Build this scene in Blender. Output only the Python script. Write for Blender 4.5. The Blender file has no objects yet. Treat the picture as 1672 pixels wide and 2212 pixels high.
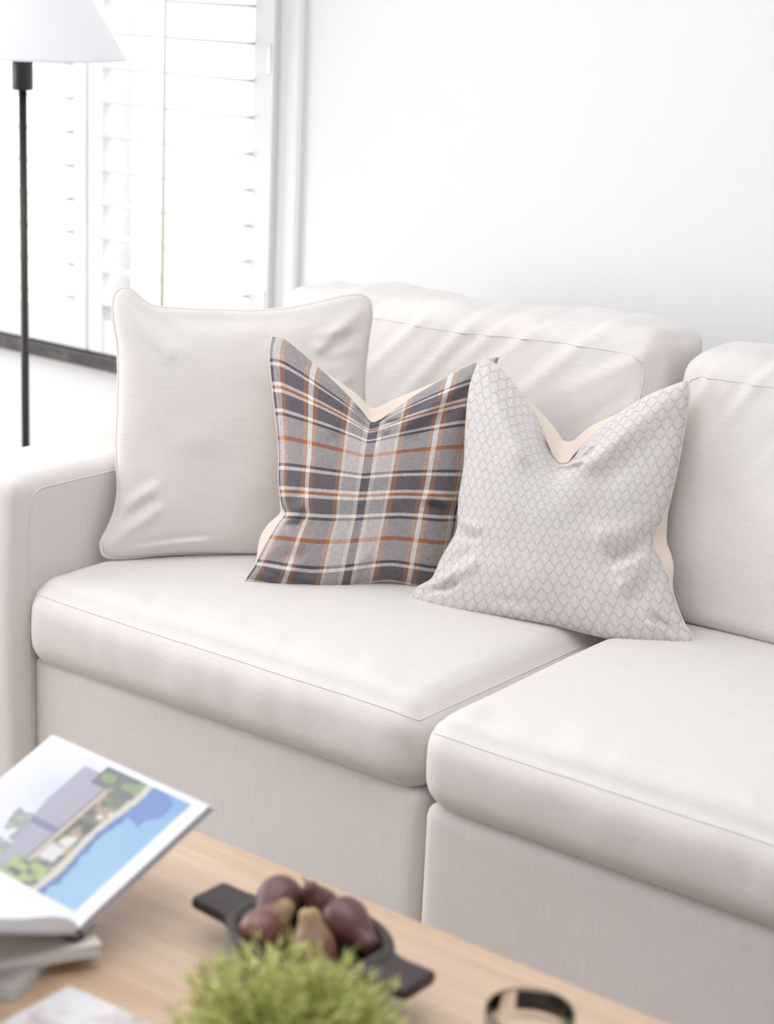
import bpy, bmesh, math, random
import numpy as np
from mathutils import Matrix, Vector

random.seed(7)
scene = bpy.context.scene
COL = scene.collection

# ------------------------------------------------------------------ camera, sky, lights, exposure
def make_camera():
    yaw, pitch, roll = (math.radians(a) for a in (37.155, 15.8125, 2.5631))
    fwd = Vector((-math.sin(yaw) * math.cos(pitch), math.cos(yaw) * math.cos(pitch), -math.sin(pitch)))
    r = Vector((math.cos(yaw), math.sin(yaw), 0))
    u = r.cross(fwd)
    c, s = math.cos(roll), math.sin(roll)
    r2, u2 = r * c + u * s, u * c - r * s
    m = Matrix((r2, u2, -fwd)).transposed().to_4x4()
    m.translation = Vector((2.813, -2.52, 1.68))
    cam = bpy.data.cameras.new('camera')
    cam.sensor_fit = 'HORIZONTAL'
    cam.sensor_width = 24.0
    cam.lens = 24.0 * 4119.6 / 1672.0
    cam.clip_end = 200
    cam.dof.use_dof = True
    cam.dof.focus_distance = 3.62
    cam.dof.aperture_fstop = 2.3
    o = bpy.data.objects.new('camera', cam)
    COL.objects.link(o)
    o.matrix_world = m
    scene.camera = o
make_camera()

world = bpy.data.worlds.new('overcast_sky')
scene.world = world
world.use_nodes = True
bg = world.node_tree.nodes['Background']
bg.inputs['Color'].default_value = (0.955, 0.97, 1.0, 1)
bg.inputs['Strength'].default_value = 3.2

def area_light(name, loc, target, sx, sy, power, color):
    l = bpy.data.lights.new(name, 'AREA')
    l.shape = 'RECTANGLE'; l.size = sx; l.size_y = sy
    l.energy = power; l.color = color
    o = bpy.data.objects.new(name, l)
    COL.objects.link(o)
    o.location = loc
    o.rotation_euler = (Vector(target) - Vector(loc)).to_track_quat('-Z', 'Z').to_euler()
    return o
# daylight is an unseen lamp added at the left wall opening
area_light('added_side_light', (-2.52, -1.35, 1.40), (0.6, -0.7, 0.6), 2.8, 2.1, 54, (0.985, 0.985, 1.0))

vs = scene.view_settings
vs.view_transform = 'Standard'
vs.look = 'None'
vs.gamma = 1.0
vs.use_curve_mapping = False
vs.exposure = -0.08
scene.cycles.max_bounces = 7
scene.cycles.diffuse_bounces = 4
scene.cycles.glossy_bounces = 3
scene.cycles.transparent_max_bounces = 12
scene.cycles.adaptive_threshold = 0.02

# ------------------------------------------------------------------ object helpers
def link(o, parent=None):
    COL.objects.link(o)
    if parent is not None:
        o.parent = parent
    return o

def empty(name, loc, label, cat, group=None, rz=0.0):
    o = bpy.data.objects.new(name, None)
    o.empty_display_size = 0.05
    o.location = loc
    o.rotation_euler = (0, 0, rz)
    COL.objects.link(o)
    return tag(o, label, cat, group)

def tag(o, label=None, cat=None, group=None, kind=None):
    for k, v in (('label', label), ('category', cat), ('group', group), ('kind', kind)):
        if v: o[k] = v
    return o

def mesh_obj(name, V, F, mat, parent=None, uv=None, smooth=True):
    """V, F in the parent's own coordinates; uv is per loop."""
    me = bpy.data.meshes.new(name)
    V = [tuple(map(float, v)) for v in V]
    me.from_pydata(V, [], [tuple(int(i) for i in f) for f in F])
    if smooth:
        me.polygons.foreach_set('use_smooth', [True] * len(me.polygons))
    if uv is not None:
        l = me.uv_layers.new(name='UVMap')
        l.data.foreach_set('uv', np.asarray(uv, dtype=np.float32).ravel())
    for m in (mat if isinstance(mat, (list, tuple)) else [mat]):
        me.materials.append(m)
    me.update()
    return link(bpy.data.objects.new(name, me), parent)

def rel(P, parent):
    """world points -> the coordinates of a parent that sits at parent.location (no rotation)."""
    return np.asarray(P, float) - np.array(parent.location)

def box(name, lo, hi, mat, parent=None, bevel=0.002, seg=2):
    lo, hi = Vector(lo), Vector(hi)
    if parent is not None:
        off = parent.location
        p = parent.parent
        if p is not None: off = off + p.location
        lo, hi = lo - off, hi - off
    bm = bmesh.new()
    bmesh.ops.create_cube(bm, size=1.0)
    d = hi - lo
    for v in bm.verts:
        v.co = Vector(((v.co.x + .5) * d.x + lo.x, (v.co.y + .5) * d.y + lo.y, (v.co.z + .5) * d.z + lo.z))
    if bevel > 0:
        bmesh.ops.bevel(bm, geom=bm.edges[:], offset=min(bevel, min(d) * .45), segments=seg, affect='EDGES', profile=.5)
    me = bpy.data.meshes.new(name)
    bm.to_mesh(me); bm.free()
    me.materials.append(mat)
    for p_ in me.polygons: p_.use_smooth = False
    return link(bpy.data.objects.new(name, me), parent)

def lathe(prof, n=48, cx=0, cy=0):
    """prof: list of (r, z). returns V, F."""
    V, F = [], []
    for r, z in prof:
        for i in range(n):
            a = 2 * math.pi * i / n
            V.append((cx + r * math.cos(a), cy + r * math.sin(a), z))
    for j in range(len(prof) - 1):
        for i in range(n):
            k = (i + 1) % n
            F.append((j * n + i, j * n + k, (j + 1) * n + k, (j + 1) * n + i))
    return V, F

def tube(path, r, n=8, closed=False):
    path = [Vector(p) for p in path]
    V, F = [], []
    m = len(path)
    prev = None
    for i, p in enumerate(path):
        a = path[(i - 1) % m] if (closed or i > 0) else p
        b = path[(i + 1) % m] if (closed or i < m - 1) else p
        t = (b - a).normalized()
        if prev is None:
            ref = Vector((0, 0, 1)) if abs(t.z) < .9 else Vector((1, 0, 0))
            s = t.cross(ref).normalized()
        else:
            s = (prev - t * prev.dot(t)).normalized()
        prev = s
        w = t.cross(s)
        rr = r[i] if isinstance(r, (list, tuple, np.ndarray)) else r
        for k in range(n):
            an = 2 * math.pi * k / n
            V.append(p + (s * math.cos(an) + w * math.sin(an)) * rr)
    for i in range(m if closed else m - 1):
        j = (i + 1) % m
        for k in range(n):
            l = (k + 1) % n
            F.append((i * n + k, i * n + l, j * n + l, j * n + k))
    if not closed:
        F.append(tuple(range(n))[::-1]); F.append(tuple(range((m - 1) * n, m * n)))
    return V, F

def vnoise(P, seed=0):
    """smooth value noise, P Nx2 or Nx3 -> [-1, 1]"""
    P = np.asarray(P, float)
    i = np.floor(P).astype(np.int64); f = P - i
    f = f * f * (3 - 2 * f)
    D = P.shape[1]
    out = np.zeros(len(P))
    for c in range(2 ** D):
        w = np.ones(len(P)); h = np.full(len(P), seed * 1013 + 17, dtype=np.int64)
        for d in range(D):
            b = (c >> d) & 1
            w = w * (f[:, d] if b else 1 - f[:, d])
            h = (h * 31 + (i[:, d] + b) * (73856093, 19349663, 83492791)[d]) & 0x7fffffff
        h = (h ^ (h >> 13)) * 1274126177 & 0x7fffffff
        h = (h ^ (h >> 16)) & 0xffff
        out += w * (h / 32767.5 - 1)
    return out

def ridge(X, Y, a, b, width, amp):
    """a fold along the segment a-b"""
    a, b = np.array(a, float), np.array(b, float)
    d = b - a; L = np.hypot(*d); d = d / L
    s = (X - a[0]) * d[0] + (Y - a[1]) * d[1]
    t = -(X - a[0]) * d[1] + (Y - a[1]) * d[0]
    q = np.clip(s / L, -.5, 1.5)
    win = np.exp(-np.clip(-q, 0, None) ** 2 / .02 - np.clip(q - 1, 0, None) ** 2 / .02) * np.clip(.35 + q, 0, 1)
    return amp * win * (np.exp(-(t / width) ** 2) - .55 * np.exp(-((t - 1.9 * width) / width) ** 2))

# ------------------------------------------------------------------ node helpers
class X:
    """a socket with arithmetic"""
    def __init__(s, nt, sock): s.nt, s.s = nt, sock
    def _m(s, op, *others):
        n = s.nt.nodes.new('ShaderNodeMath'); n.operation = op
        s.nt.links.new(s.s, n.inputs[0])
        for i, o in enumerate(others):
            if isinstance(o, X): s.nt.links.new(o.s, n.inputs[i + 1])
            else: n.inputs[i + 1].default_value = o
        return X(s.nt, n.outputs[0])
    def __add__(s, o): return s._m('ADD', o)
    def __sub__(s, o): return s._m('SUBTRACT', o)
    def __mul__(s, o): return s._m('MULTIPLY', o)
    def __truediv__(s, o): return s._m('DIVIDE', o)
    def fract(s): return s._m('FRACT')
    def abs(s): return s._m('ABSOLUTE')
    def gt(s, o): return s._m('GREATER_THAN', o)
    def lt(s, o): return s._m('LESS_THAN', o)
    def max(s, o): return s._m('MAXIMUM', o)
    def min(s, o): return s._m('MINIMUM', o)
    def pow(s, o): return s._m('POWER', o)
    def sin(s): return s._m('SINE')

class Mat:
    def __init__(s, name, rough=.8, spec=.3):
        s.m = bpy.data.materials.new(name); s.m.use_nodes = True
        s.nt = s.m.node_tree
        s.b = s.nt.nodes['Principled BSDF']
        s.b.inputs['Roughness'].default_value = rough
        s.b.inputs['Specular IOR Level'].default_value = spec
    def node(s, t, **kw):
        n = s.nt.nodes.new(t)
        for k, v in kw.items(): setattr(n, k, v)
        return n
    def coords(s, kind='UV'):
        return s.node('ShaderNodeTexCoord').outputs[kind]
    def sep(s, sock):
        n = s.node('ShaderNodeSeparateXYZ'); s.nt.links.new(sock, n.inputs[0])
        return [X(s.nt, n.outputs[i]) for i in range(3)]
    def noise(s, sock, scale, detail=3.0, rough=.55, mapscale=None):
        if mapscale is not None:
            mp = s.node('ShaderNodeMapping'); mp.inputs['Scale'].default_value = mapscale
            s.nt.links.new(sock, mp.inputs[0]); sock = mp.outputs[0]
        n = s.node('ShaderNodeTexNoise')
        n.inputs['Scale'].default_value = scale; n.inputs['Detail'].default_value = detail
        n.inputs['Roughness'].default_value = rough
        s.nt.links.new(sock, n.inputs['Vector'])
        return X(s.nt, n.outputs['Fac'])
    def ramp(s, fac, stops, interp='LINEAR'):
        n = s.node('ShaderNodeValToRGB'); cr = n.color_ramp; cr.interpolation = interp
        while len(cr.elements) < len(stops): cr.elements.new(.5)
        for e, (p, c) in zip(cr.elements, stops):
            e.position = p; e.color = (*c, 1) if len(c) == 3 else c
        s.nt.links.new(fac.s, n.inputs[0])
        return n.outputs[0]
    def mix(s, fac, a, b, mode='MIX'):
        n = s.node('ShaderNodeMix', data_type='RGBA', blend_type=mode)
        for sock, v in ((n.inputs[0], fac), (n.inputs[6], a), (n.inputs[7], b)):
            if isinstance(v, X): s.nt.links.new(v.s, sock)
            elif isinstance(v, bpy.types.NodeSocket): s.nt.links.new(v, sock)
            elif isinstance(v, (int, float)): sock.default_value = v
            else: sock.default_value = (*v, 1)
        return n.outputs[2]
    def color(s, sock):
        if isinstance(sock, (tuple, list)): s.b.inputs['Base Color'].default_value = (*sock, 1)
        else: s.nt.links.new(sock, s.b.inputs['Base Color'])
        return s
    def bump(s, h, dist, strength=1.0):
        n = s.node('ShaderNodeBump'); n.inputs['Distance'].default_value = dist
        n.inputs['Strength'].default_value = strength
        s.nt.links.new(h.s, n.inputs['Height'])
        s.nt.links.new(n.outputs[0], s.b.inputs['Normal'])
        return s

def srgb(r, g, b):
    f = lambda c: (c / 255 / 12.92) if c / 255 <= .04045 else ((c / 255 + .055) / 1.055) ** 2.4
    return (f(r), f(g), f(b))

def plain(name, col, rough=.6, spec=.3, noise=None, metal=0.0):
    m = Mat(name, rough, spec)
    m.b.inputs['Metallic'].default_value = metal
    if noise:
        sc, amt = noise
        n = m.noise(m.coords('Object'), sc, 4)
        m.color(m.mix(n, tuple(c * (1 - amt) for c in col), tuple(min(1, c * (1 + amt)) for c in col)))
    else: m.color(col)
    return m.m

def linen(name, col, vertical=False, amt=.085):
    """woven upholstery: uv in metres, slubby threads across, tight tabby relief"""
    m = Mat(name, .95, .15)
    m.b.inputs['Sheen Weight'].default_value = .25
    m.b.inputs['Sheen Roughness'].default_value = .5
    uv = m.coords('UV')
    slub = m.noise(uv, 1.0, 2.5, .6, (14, 520, 1) if not vertical else (520, 14, 1))
    slub2 = m.noise(uv, 1.0, 2.0, .6, (700, 40, 1) if not vertical else (40, 700, 1))
    mott = m.noise(uv, 640.0, 1.5)
    f = slub * .42 + slub2 * .28 + mott * .48
    lo = tuple(c * (1 - amt * 1.3) for c in col); hi = tuple(min(1, c * (1 + amt)) for c in col)
    m.color(m.ramp(f, [(.38, lo), (.78, hi)]))
    m.bump(f, .0012, .7)
    return m.m

M = {}
M['linen'] = linen('ivory_linen', (0.77, 0.730, 0.702))
M['linen_v'] = linen('ivory_linen_upright_weave', (0.77, 0.730, 0.702), vertical=True)
M['stitch'] = plain('ivory_seam_thread', (0.775, 0.72, 0.69), .9, .1)
M['cream_back'] = linen('cream_cotton', (0.84, 0.735, 0.64), amt=.015)
M['wall'] = plain('white_wall_paint', (0.87, 0.87, 0.88), .7, .2, (2.0, .004))
M['white_paint'] = plain('white_satin_paint', (0.83, 0.83, 0.84), .5, .3)
M['shade'] = plain('white_lampshade_fabric', (0.86, 0.855, 0.88), .9, .1)
M['black_metal'] = plain('black_lamp_metal', srgb(48, 47, 54), .38, .5)

def wood_mat(name, a, b, c, rough=.4, axis=0, scale=1.0, spec=.5):
    m = Mat(name, rough, spec)
    co = m.coords('Object')
    st = (1.2, 26, 26) if axis == 0 else (26, 1.2, 26)
    g = m.noise(co, 1.0 * scale, 5, .6, st)
    g2 = m.noise(co, 1.0 * scale, 3, .6, tuple(v * 6 if v > 2 else v * 3 for v in st))
    f = g * .7 + g2 * .35
    m.color(m.ramp(f, [(.32, a), (.52, b), (.72, c)]))
    m.bump(g2, .0004, .3)
    return m.m
M['oak'] = wood_mat('oiled_oak', (0.49, 0.32, 0.205), (0.61, 0.425, 0.285), (0.69, 0.51, 0.365), .24, spec=1.0)
M['floor'] = wood_mat('pale_floor_oak', (0.22, 0.175, 0.145), (0.29, 0.235, 0.195), (0.35, 0.29, 0.245), .5, axis=1)
M['dark_wood'] = wood_mat('dark_stained_wood', (0.020, 0.014, 0.014), (0.034, 0.024, 0.024), (0.055, 0.040, 0.040), .42)
M['paper'] = plain('white_book_paper', (0.78, 0.78, 0.81), .6, .3)
M['cover_grey'] = plain('grey_book_cloth', (0.55, 0.53, 0.55), .6, .3)
M['cover_dark'] = plain('dark_endpaper', (0.10, 0.07, 0.08), .7, .2)
M['cover_beige'] = plain('beige_book_cloth', (0.72, 0.66, 0.59), .7, .2)
M['nickel'] = plain('brushed_nickel', (0.62, 0.62, 0.60), .35, .5, metal=1.0)

# ------------------------------------------------------------------ the room
def multi_box(name, boxes, mat, parent=None, bevel=0):
    V, F = [], []
    for lo, hi in boxes:
        o = len(V)
        V += [(x, y, z) for z in (lo[2], hi[2]) for y in (lo[1], hi[1]) for x in (lo[0], hi[0])]
        F += [tuple(o + i for i in f) for f in ((0, 2, 3, 1), (4, 5, 7, 6), (0, 1, 5, 4), (2, 6, 7, 3), (0, 4, 6, 2), (1, 3, 7, 5))]
    return mesh_obj(name, V, F, mat, parent, smooth=False)

FZ = -.06                                   # floor level
WY = 1.20                                   # room face of the wall behind the sofa
WX0, WX1, WZ0, WZ1 = -1.745, -0.397, 0.612, 2.12   # window opening
tag(multi_box('floor', [((-2.75, -4.2, FZ - .05), (4.2, 1.2, FZ))], M['floor']), kind='structure')
tag(multi_box('wall_back', [((-2.75, WY, FZ), (WX0, WY + .16, 2.7)), ((WX1, WY, FZ), (4.2, WY + .16, 2.7)),
                            ((WX0, WY, FZ), (WX1, WY + .16, WZ0 - .04)), ((WX0, WY, WZ1), (WX1, WY + .16, 2.7))], M['wall']), kind='structure')
# wall on the left; its wide unglazed opening is added out of view for soft light
tag(multi_box('wall_left', [((-2.75, .85, FZ), (-2.6, WY, 2.7)), ((-2.75, -4.2, FZ), (-2.6, -2.85, 2.7)),
                            ((-2.75, -2.85, FZ), (-2.6, .85, .25)), ((-2.75, -2.85, 2.5), (-2.6, .85, 2.7))], M['wall']), kind='structure')
wl = tag(multi_box('added_side_opening', [((-2.70, -2.85, .25), (-2.65, -2.79, 2.5)), ((-2.70, .79, .25), (-2.65, .85, 2.5)), ((-2.70, -1.03, .31), (-2.65, -.97, 2.44)),
                             ((-2.70, -2.79, .25), (-2.65, .79, .31)), ((-2.70, -2.79, 2.44), (-2.65, .79, 2.5))], M['white_paint']), kind='structure')
# ceiling; its wide unglazed roof opening is added out of view for top light
RX0, RX1, RY0, RY1 = -.7, 2.6, -2.0, .15
tag(multi_box('ceiling', [((-2.75, -4.2, 2.7), (RX0, WY + .16, 2.8)), ((RX1, -4.2, 2.7), (4.2, WY + .16, 2.8)),
                          ((RX0, -4.2, 2.7), (RX1, RY0, 2.8)), ((RX0, RY1, 2.7), (RX1, WY + .16, 2.8))], M['wall']), kind='structure')
tag(multi_box('wall_right', [((4.2, -4.35, FZ), (4.35, WY + .16, 2.8))], M['wall']), kind='structure')
w3 = tag(multi_box('added_roof_opening', [((RX0, RY0, 2.78), (RX0 + .05, RY1, 2.86)), ((RX1 - .05, RY0, 2.78), (RX1, RY1, 2.86)), ((RX0 + .05, RY0, 2.78), (RX1 - .05, RY0 + .05, 2.86)),
                               ((RX0 + .05, RY1 - .05, 2.78), (RX1 - .05, RY1, 2.86))], M['white_paint']), kind='structure')  # frame round the added roof opening
tag(multi_box('wall_front', [((-2.75, -4.35, FZ), (4.2, -4.2, 2.7))], M['wall']), kind='structure')
tag(multi_box('baseboard_back', [((-2.6, WY - .015, FZ), (4.2, WY, .05))], M['white_paint']), kind='structure')

def glass_mat(name):
    m = bpy.data.materials.new(name); m.use_nodes = True
    nt = m.node_tree; nt.nodes.clear()
    out = nt.nodes.new('ShaderNodeOutputMaterial'); mx = nt.nodes.new('ShaderNodeMixShader')
    tr = nt.nodes.new('ShaderNodeBsdfTransparent'); gl = nt.nodes.new('ShaderNodeBsdfGlossy')
    tr.inputs[0].default_value = (.98, .985, .985, 1); gl.inputs['Roughness'].default_value = .02
    mx.inputs[0].default_value = .05
    nt.links.new(tr.outputs[0], mx.inputs[1]); nt.links.new(gl.outputs[0], mx.inputs[2]); nt.links.new(mx.outputs[0], out.inputs[0])
    return m
M['pane'] = glass_mat('window_glass')
# window_1: sash frame with its middle mullion, panes, lining, moulded architrave, dark sill
w1 = tag(multi_box('window_1', [((WX0, 1.30, WZ0), (WX0 + .06, 1.34, WZ1)), ((WX1 - .06, 1.30, WZ0), (WX1, 1.34, WZ1)), ((-1.135, 1.295, WZ0), (-1.022, 1.345, WZ1)),
                                ((WX0 + .06, 1.30, WZ0), (-1.135, 1.34, WZ0 + .06)), ((-1.022, 1.30, WZ0), (WX1 - .06, 1.34, WZ0 + .06)),
                                ((WX0 + .06, 1.30, WZ1 - .06), (-1.135, 1.34, WZ1)), ((-1.022, 1.30, WZ1 - .06), (WX1 - .06, 1.34, WZ1))], M['white_paint']), kind='structure')
for x0, x1 in ((WX0 + .06, -1.135), (-1.022, WX1 - .06)):
    box('pane', (x0, 1.317, WZ0 + .06), (x1, 1.322, WZ1 - .06), M['pane'], w1, 0)

def moulding(name, x_in, x_out):
    """upright architrave; profile steps from the opening outwards"""
    s = 1 if x_out > x_in else -1
    w = abs(x_out - x_in)
    prof = [(0, 0), (0, .012), (.004, .015), (.022, .015), (.027, .011), (.044, .011), (.050, .017), (.054, .019), (w - .010, .019), (w, .014), (w, 0)]
    V, F = [], []
    for z in (WZ0 - .04, WZ1 + .09):
        V += [(x_in + s * a, WY - b, z) for a, b in prof]
    n = len(prof)
    for i in range(n - 1): F.append((i, i + 1, n + i + 1, n + i))
    F += [tuple(range(n)), tuple(range(n, 2 * n))[::-1]]
    tag(mesh_obj(name, V, F, M['white_paint'], smooth=False), kind='structure')
moulding('trim_1', WX1, WX1 + .078)
moulding('trim_2', WX0, WX0 - .078)
tag(multi_box('trim_3', [((WX0, WY - .024, WZ1), (WX1, WY, WZ1 + .09))], M['white_paint']), kind='structure')

m = Mat('dark_bronze_sill', .45, .5)
co = m.coords('Object')
n1 = m.noise(co, 22, 5, .65, (.6, 1, 1)); n2 = m.noise(co, 60, 3)
m.color(m.ramp(n1 * .7 + n2 * .3, [(.38, srgb(46, 44, 50)), (.52, srgb(66, 60, 62)), (.62, srgb(112, 88, 74)), (.75, srgb(84, 80, 84))]))
M['sill'] = m.m
sill = box('sill', (WX0 - .05, 1.155, .572), (WX1 + .05, 1.36, .612), M['sill'], w1, .004)

# garden outside the window: bright lawn and a pale rendered boundary wall
M['lawn'] = plain('sunlit_lawn', (0.62, 0.68, 0.40), .9, .1, (3, .2))
M['render'] = plain('pale_render', (0.9, 0.9, 0.9), .8, .1, (1, .03))
tag(multi_box('lawn_ground', [((-14, 1.36, -.35), (6, 12, -.30))], M['lawn']), kind='structure')
tag(multi_box('wall_garden', [((-14, 9.0, -.30), (6, 9.2, .75))], M['render']), kind='structure')

# ------------------------------------------------------------------ plantation shutters: every blade a part
def blade_mesh(L):
    n = 14
    V, F = [], []
    for x in (-L / 2, L / 2):
        for k in range(n):
            a = 2 * math.pi * k / n
            V.append((x, .043 * math.cos(a), .0062 * math.sin(a) * (1 + .15 * math.cos(a))))
    for k in range(n):
        l = (k + 1) % n
        F.append((k, l, n + l, n + k))
    F += [tuple(range(n))[::-1], tuple(range(n, 2 * n))]
    me = bpy.data.meshes.new('slat')
    me.from_pydata(V, [], F); me.materials.append(M['white_paint'])
    return me

def shutter(x0, x1, hinge_right, label):
    t = empty('window_shutter', ((x0 + x1) / 2, 1.188, WZ0), label, 'shutter', 'white shutter panels')
    st, y0, y1 = .060, 1.172, 1.204
    zb, zt = WZ0 + .004, WZ1 - .006
    for a in (x0, x1 - st): box('stile', (a, y0, zb), (a + st, y1, zt), M['white_paint'], t, .003)
    box('rail', (x0 + st, y0 + .002, zb), (x1 - st, y1 - .002, WZ0 + .101), M['white_paint'], t, .002)
    box('rail', (x0 + st, y0 + .002, zt - .10), (x1 - st, y1 - .002, zt), M['white_paint'], t, .002)
    me = blade_mesh(x1 - x0 - 2 * st - .004)
    z = .758
    while z < zt - .13:
        o = bpy.data.objects.new('slat', me)
        link(o, t)
        o.location = (0, 0, z - WZ0)
        o.rotation_euler = (math.radians(-4), 0, 0)
        z += .0915
    xr = (x0 + x1) / 2 - .008
    V, F = tube([(xr - t.location.x, -.049, .13), (xr - t.location.x, -.049, zt - WZ0 - .12)], .006, 10)
    mesh_obj('tilt_rod', V, F, M['white_paint'], t)
    xh = x1 if hinge_right else x0
    for zz in (.80, 1.42, 1.98):
        box('hinge', (xh - .006, 1.163, zz), (xh + .006, 1.174, zz + .075), M['nickel'], t, .002)
    return t
shutter(-1.068, -.411, True, 'white louvred shutter panel next to the plain wall, rising behind the large plain cushion')
shutter(-1.731, -1.074, False, 'white louvred shutter panel behind the black floor lamp pole')
box('shutter_frame', (WX1 - .012, 1.165, WZ0), (WX1, 1.24, WZ1), M['white_paint'], w1, .001)
box('shutter_frame', (WX0, 1.165, WZ0), (WX0 + .012, 1.24, WZ1), M['white_paint'], w1, .001)

# ------------------------------------------------------------------ soft boxes (cushions, arm, base)
class Soft:
    def __init__(s, lo, hi, r, deform=None):
        s.lo, s.hi, s.r, s.deform = np.array(lo, float), np.array(hi, float), r, deform
    def map(s, P):
        P = np.asarray(P, float)
        r = s.r
        inner = np.clip(P, s.lo + r, s.hi - r)
        d = P - inner
        n = np.linalg.norm(d, axis=1, keepdims=True); n[n == 0] = 1
        m = np.abs(d).max(axis=1, keepdims=True)
        q = inner + d / n * np.maximum(m, 1e-9)
        N = d / n
        if s.deform is not None: q = s.deform(P, q, N)
        return q
    def build(s, name, step, mat, parent):
        idx, V, F, UV = {}, [], [], []
        cnt = [max(2, int(round((s.hi[k] - s.lo[k]) / step))) for k in range(3)]
        ax = [np.linspace(s.lo[k], s.hi[k], cnt[k] + 1) for k in range(3)]
        def vid(i, j, k):
            key = (i, j, k)
            if key not in idx:
                idx[key] = len(V); V.append((ax[0][i], ax[1][j], ax[2][k]))
            return idx[key]
        for a, b, c in ((0, 1, 2), (1, 2, 0), (2, 0, 1)):     # face normal along c, spanned by a, b
            for side in (0, cnt[c]):
                for i in range(cnt[a]):
                    for j in range(cnt[b]):
                        quad = []
                        for di, dj in ((0, 0), (1, 0), (1, 1), (0, 1)):
                            t = [0, 0, 0]; t[a], t[b], t[c] = i + di, j + dj, side
                            quad.append(tuple(t))
                        if side == 0: quad = quad[::-1]
                        F.append(tuple(vid(*q) for q in quad))
                        for q in quad:
                            p = (ax[0][q[0]], ax[1][q[1]], ax[2][q[2]])
                            UV.append((p[0], p[1] + .37) if c == 2 else ((p[0], p[2]) if c == 1 else (p[1] + .2, p[2])))
        P = s.map(np.array(V))
        loc = np.array(parent.location) if parent is not None else 0
        return mesh_obj(name, P - loc, F, mat, parent, uv=UV)
    def seam(s, path, r, parent_part, root, mat, n=200, closed=False, lift=0.0):
        """a seam laid on the surface along box-surface points"""
        path = np.array(path, float)
        seg = np.linalg.norm(np.diff(path, axis=0), axis=1); t = np.concatenate([[0], np.cumsum(seg)])
        q = np.linspace(0, t[-1], n)
        P = np.stack([np.interp(q, t, path[:, k]) for k in range(3)], 1)
        P = s.map(P)
        if lift: 
            P = P + lift
        V, F = tube([tuple(p) for p in (P - np.array(root.location))], r, 6)
        return mesh_obj('seam', V, F, mat, parent_part)

SX = 1.01                                    # width of one sofa module
sofa = empty('sofa', (1.02, .5, FZ), 'ivory linen slipcovered sofa with box seat and back cushions against the white wall', 'sofa')

def base_deform(sd):
    def f(P, q, N):
        n = vnoise(P * np.array([3.2, 3, 2.2]) + 5, sd)
        front = np.clip(-N[:, 1], 0, 1)
        q = q.copy()
        q[:, 1] -= front * (.005 * n)
        return q
    return f
for x0, x1, y0, sd in ((.0, 1.008, .0, 1), (1.034, 2.04, -.03, 2)):
    Soft((x0, y0, FZ), (x1, .95, .288), .018, base_deform(sd)).build('base', .02, M['linen_v'], sofa)

def arm_deform(P, q, N):
    q = q.copy()
    q[:, 2] += np.clip(N[:, 2], 0, 1) * (.004 * vnoise(P * 4, 3))
    q[:, 1] -= np.clip(-N[:, 1], 0, 1) * .008 * np.sin(np.clip(P[:, 2] / .68, 0, 1) * math.pi)
    return q
ARM = {}
for x0, x1, y0 in ((-.222, .0, -.036), (2.042, 2.264, -.05)):
    a = Soft((x0, y0, FZ), (x1, .95, .672), .034, arm_deform)
    part = a.build('arm', .016, M['linen_v'], sofa)
    xi = x1 if x0 < 0 else x0
    pts = [(xi, y0 + .030, FZ + .03), (xi, y0 + .030, .60)]
    for k in range(9):
        an = k / 8 * math.pi / 2
        pts.append((xi, y0 + .030 + .04 * (1 - math.cos(an)), .602 + .04 * math.sin(an)))
    pts += [(xi, .9, .642)]
    a.seam(pts, .0016, part, sofa, M['stitch'])
Soft((-.22, .90, FZ), (2.262, 1.09, .80), .05).build('backrest_frame', .05, M['linen_v'], sofa)

def seat_deform(x0, x1, y0, y1, z0, z1, sd, sag_left):
    def f(P, q, N):
        q = q.copy()
        s = np.clip((P[:, 0] - x0) / (x1 - x0), 0, 1); t = np.clip((P[:, 1] - y0) / (y1 - y0), 0, 1); w = np.clip((P[:, 2] - z0) / (z1 - z0), 0, 1)
        up = np.clip(N[:, 2], 0, 1); fr = np.clip(-N[:, 1], 0, 1); sd_ = np.abs(N[:, 0])
        crown = (4 * s * (1 - s)) ** .6 * (np.clip(4 * t * (1 - t), 0, 1) ** .5 * .6 + .4 * np.sin(np.clip(t * 1.3, 0, 1) * math.pi / 2))
        q[:, 2] += w * .030 * crown
        q[:, 2] += up * .003 * vnoise(P * 5, sd)
        q[:, 1] -= fr * (.016 * np.sin(w * math.pi) ** .8 * (.5 + .5 * (4 * s * (1 - s)) ** .5) + .003 * vnoise(P * np.array([7, 7, 9]), sd + 1))
        q[:, 0] += np.sign(N[:, 0]) * sd_ * .006 * np.sin(w * math.pi)
        q[:, 2] -= (1 - w) * sag_left * (1 - s) ** 1.5 * np.exp(-((P[:, 1] - y0) / .15) ** 2)
        # small gathers running back from, and down from, the front seam
        g = vnoise(np.stack([P[:, 0] * 22 + 9 * P[:, 1], P[:, 1] * 4], 1), sd + 2) + .5 * vnoise(np.stack([P[:, 0] * 38 + 14 * P[:, 1], P[:, 1] * 5], 1), sd + 4)
        q[:, 2] += up * .0024 * g * np.exp(-((P[:, 1] - y0 - .07) / .055) ** 2)
        g2 = vnoise(np.stack([P[:, 0] * 26 + P[:, 2] * 10, P[:, 2] * 6], 1), sd + 5)
        q[:, 1] -= fr * .0044 * g2 * np.exp(-((w - .62) / .28) ** 2) * (.4 + s)
        return q
    return f
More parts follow.
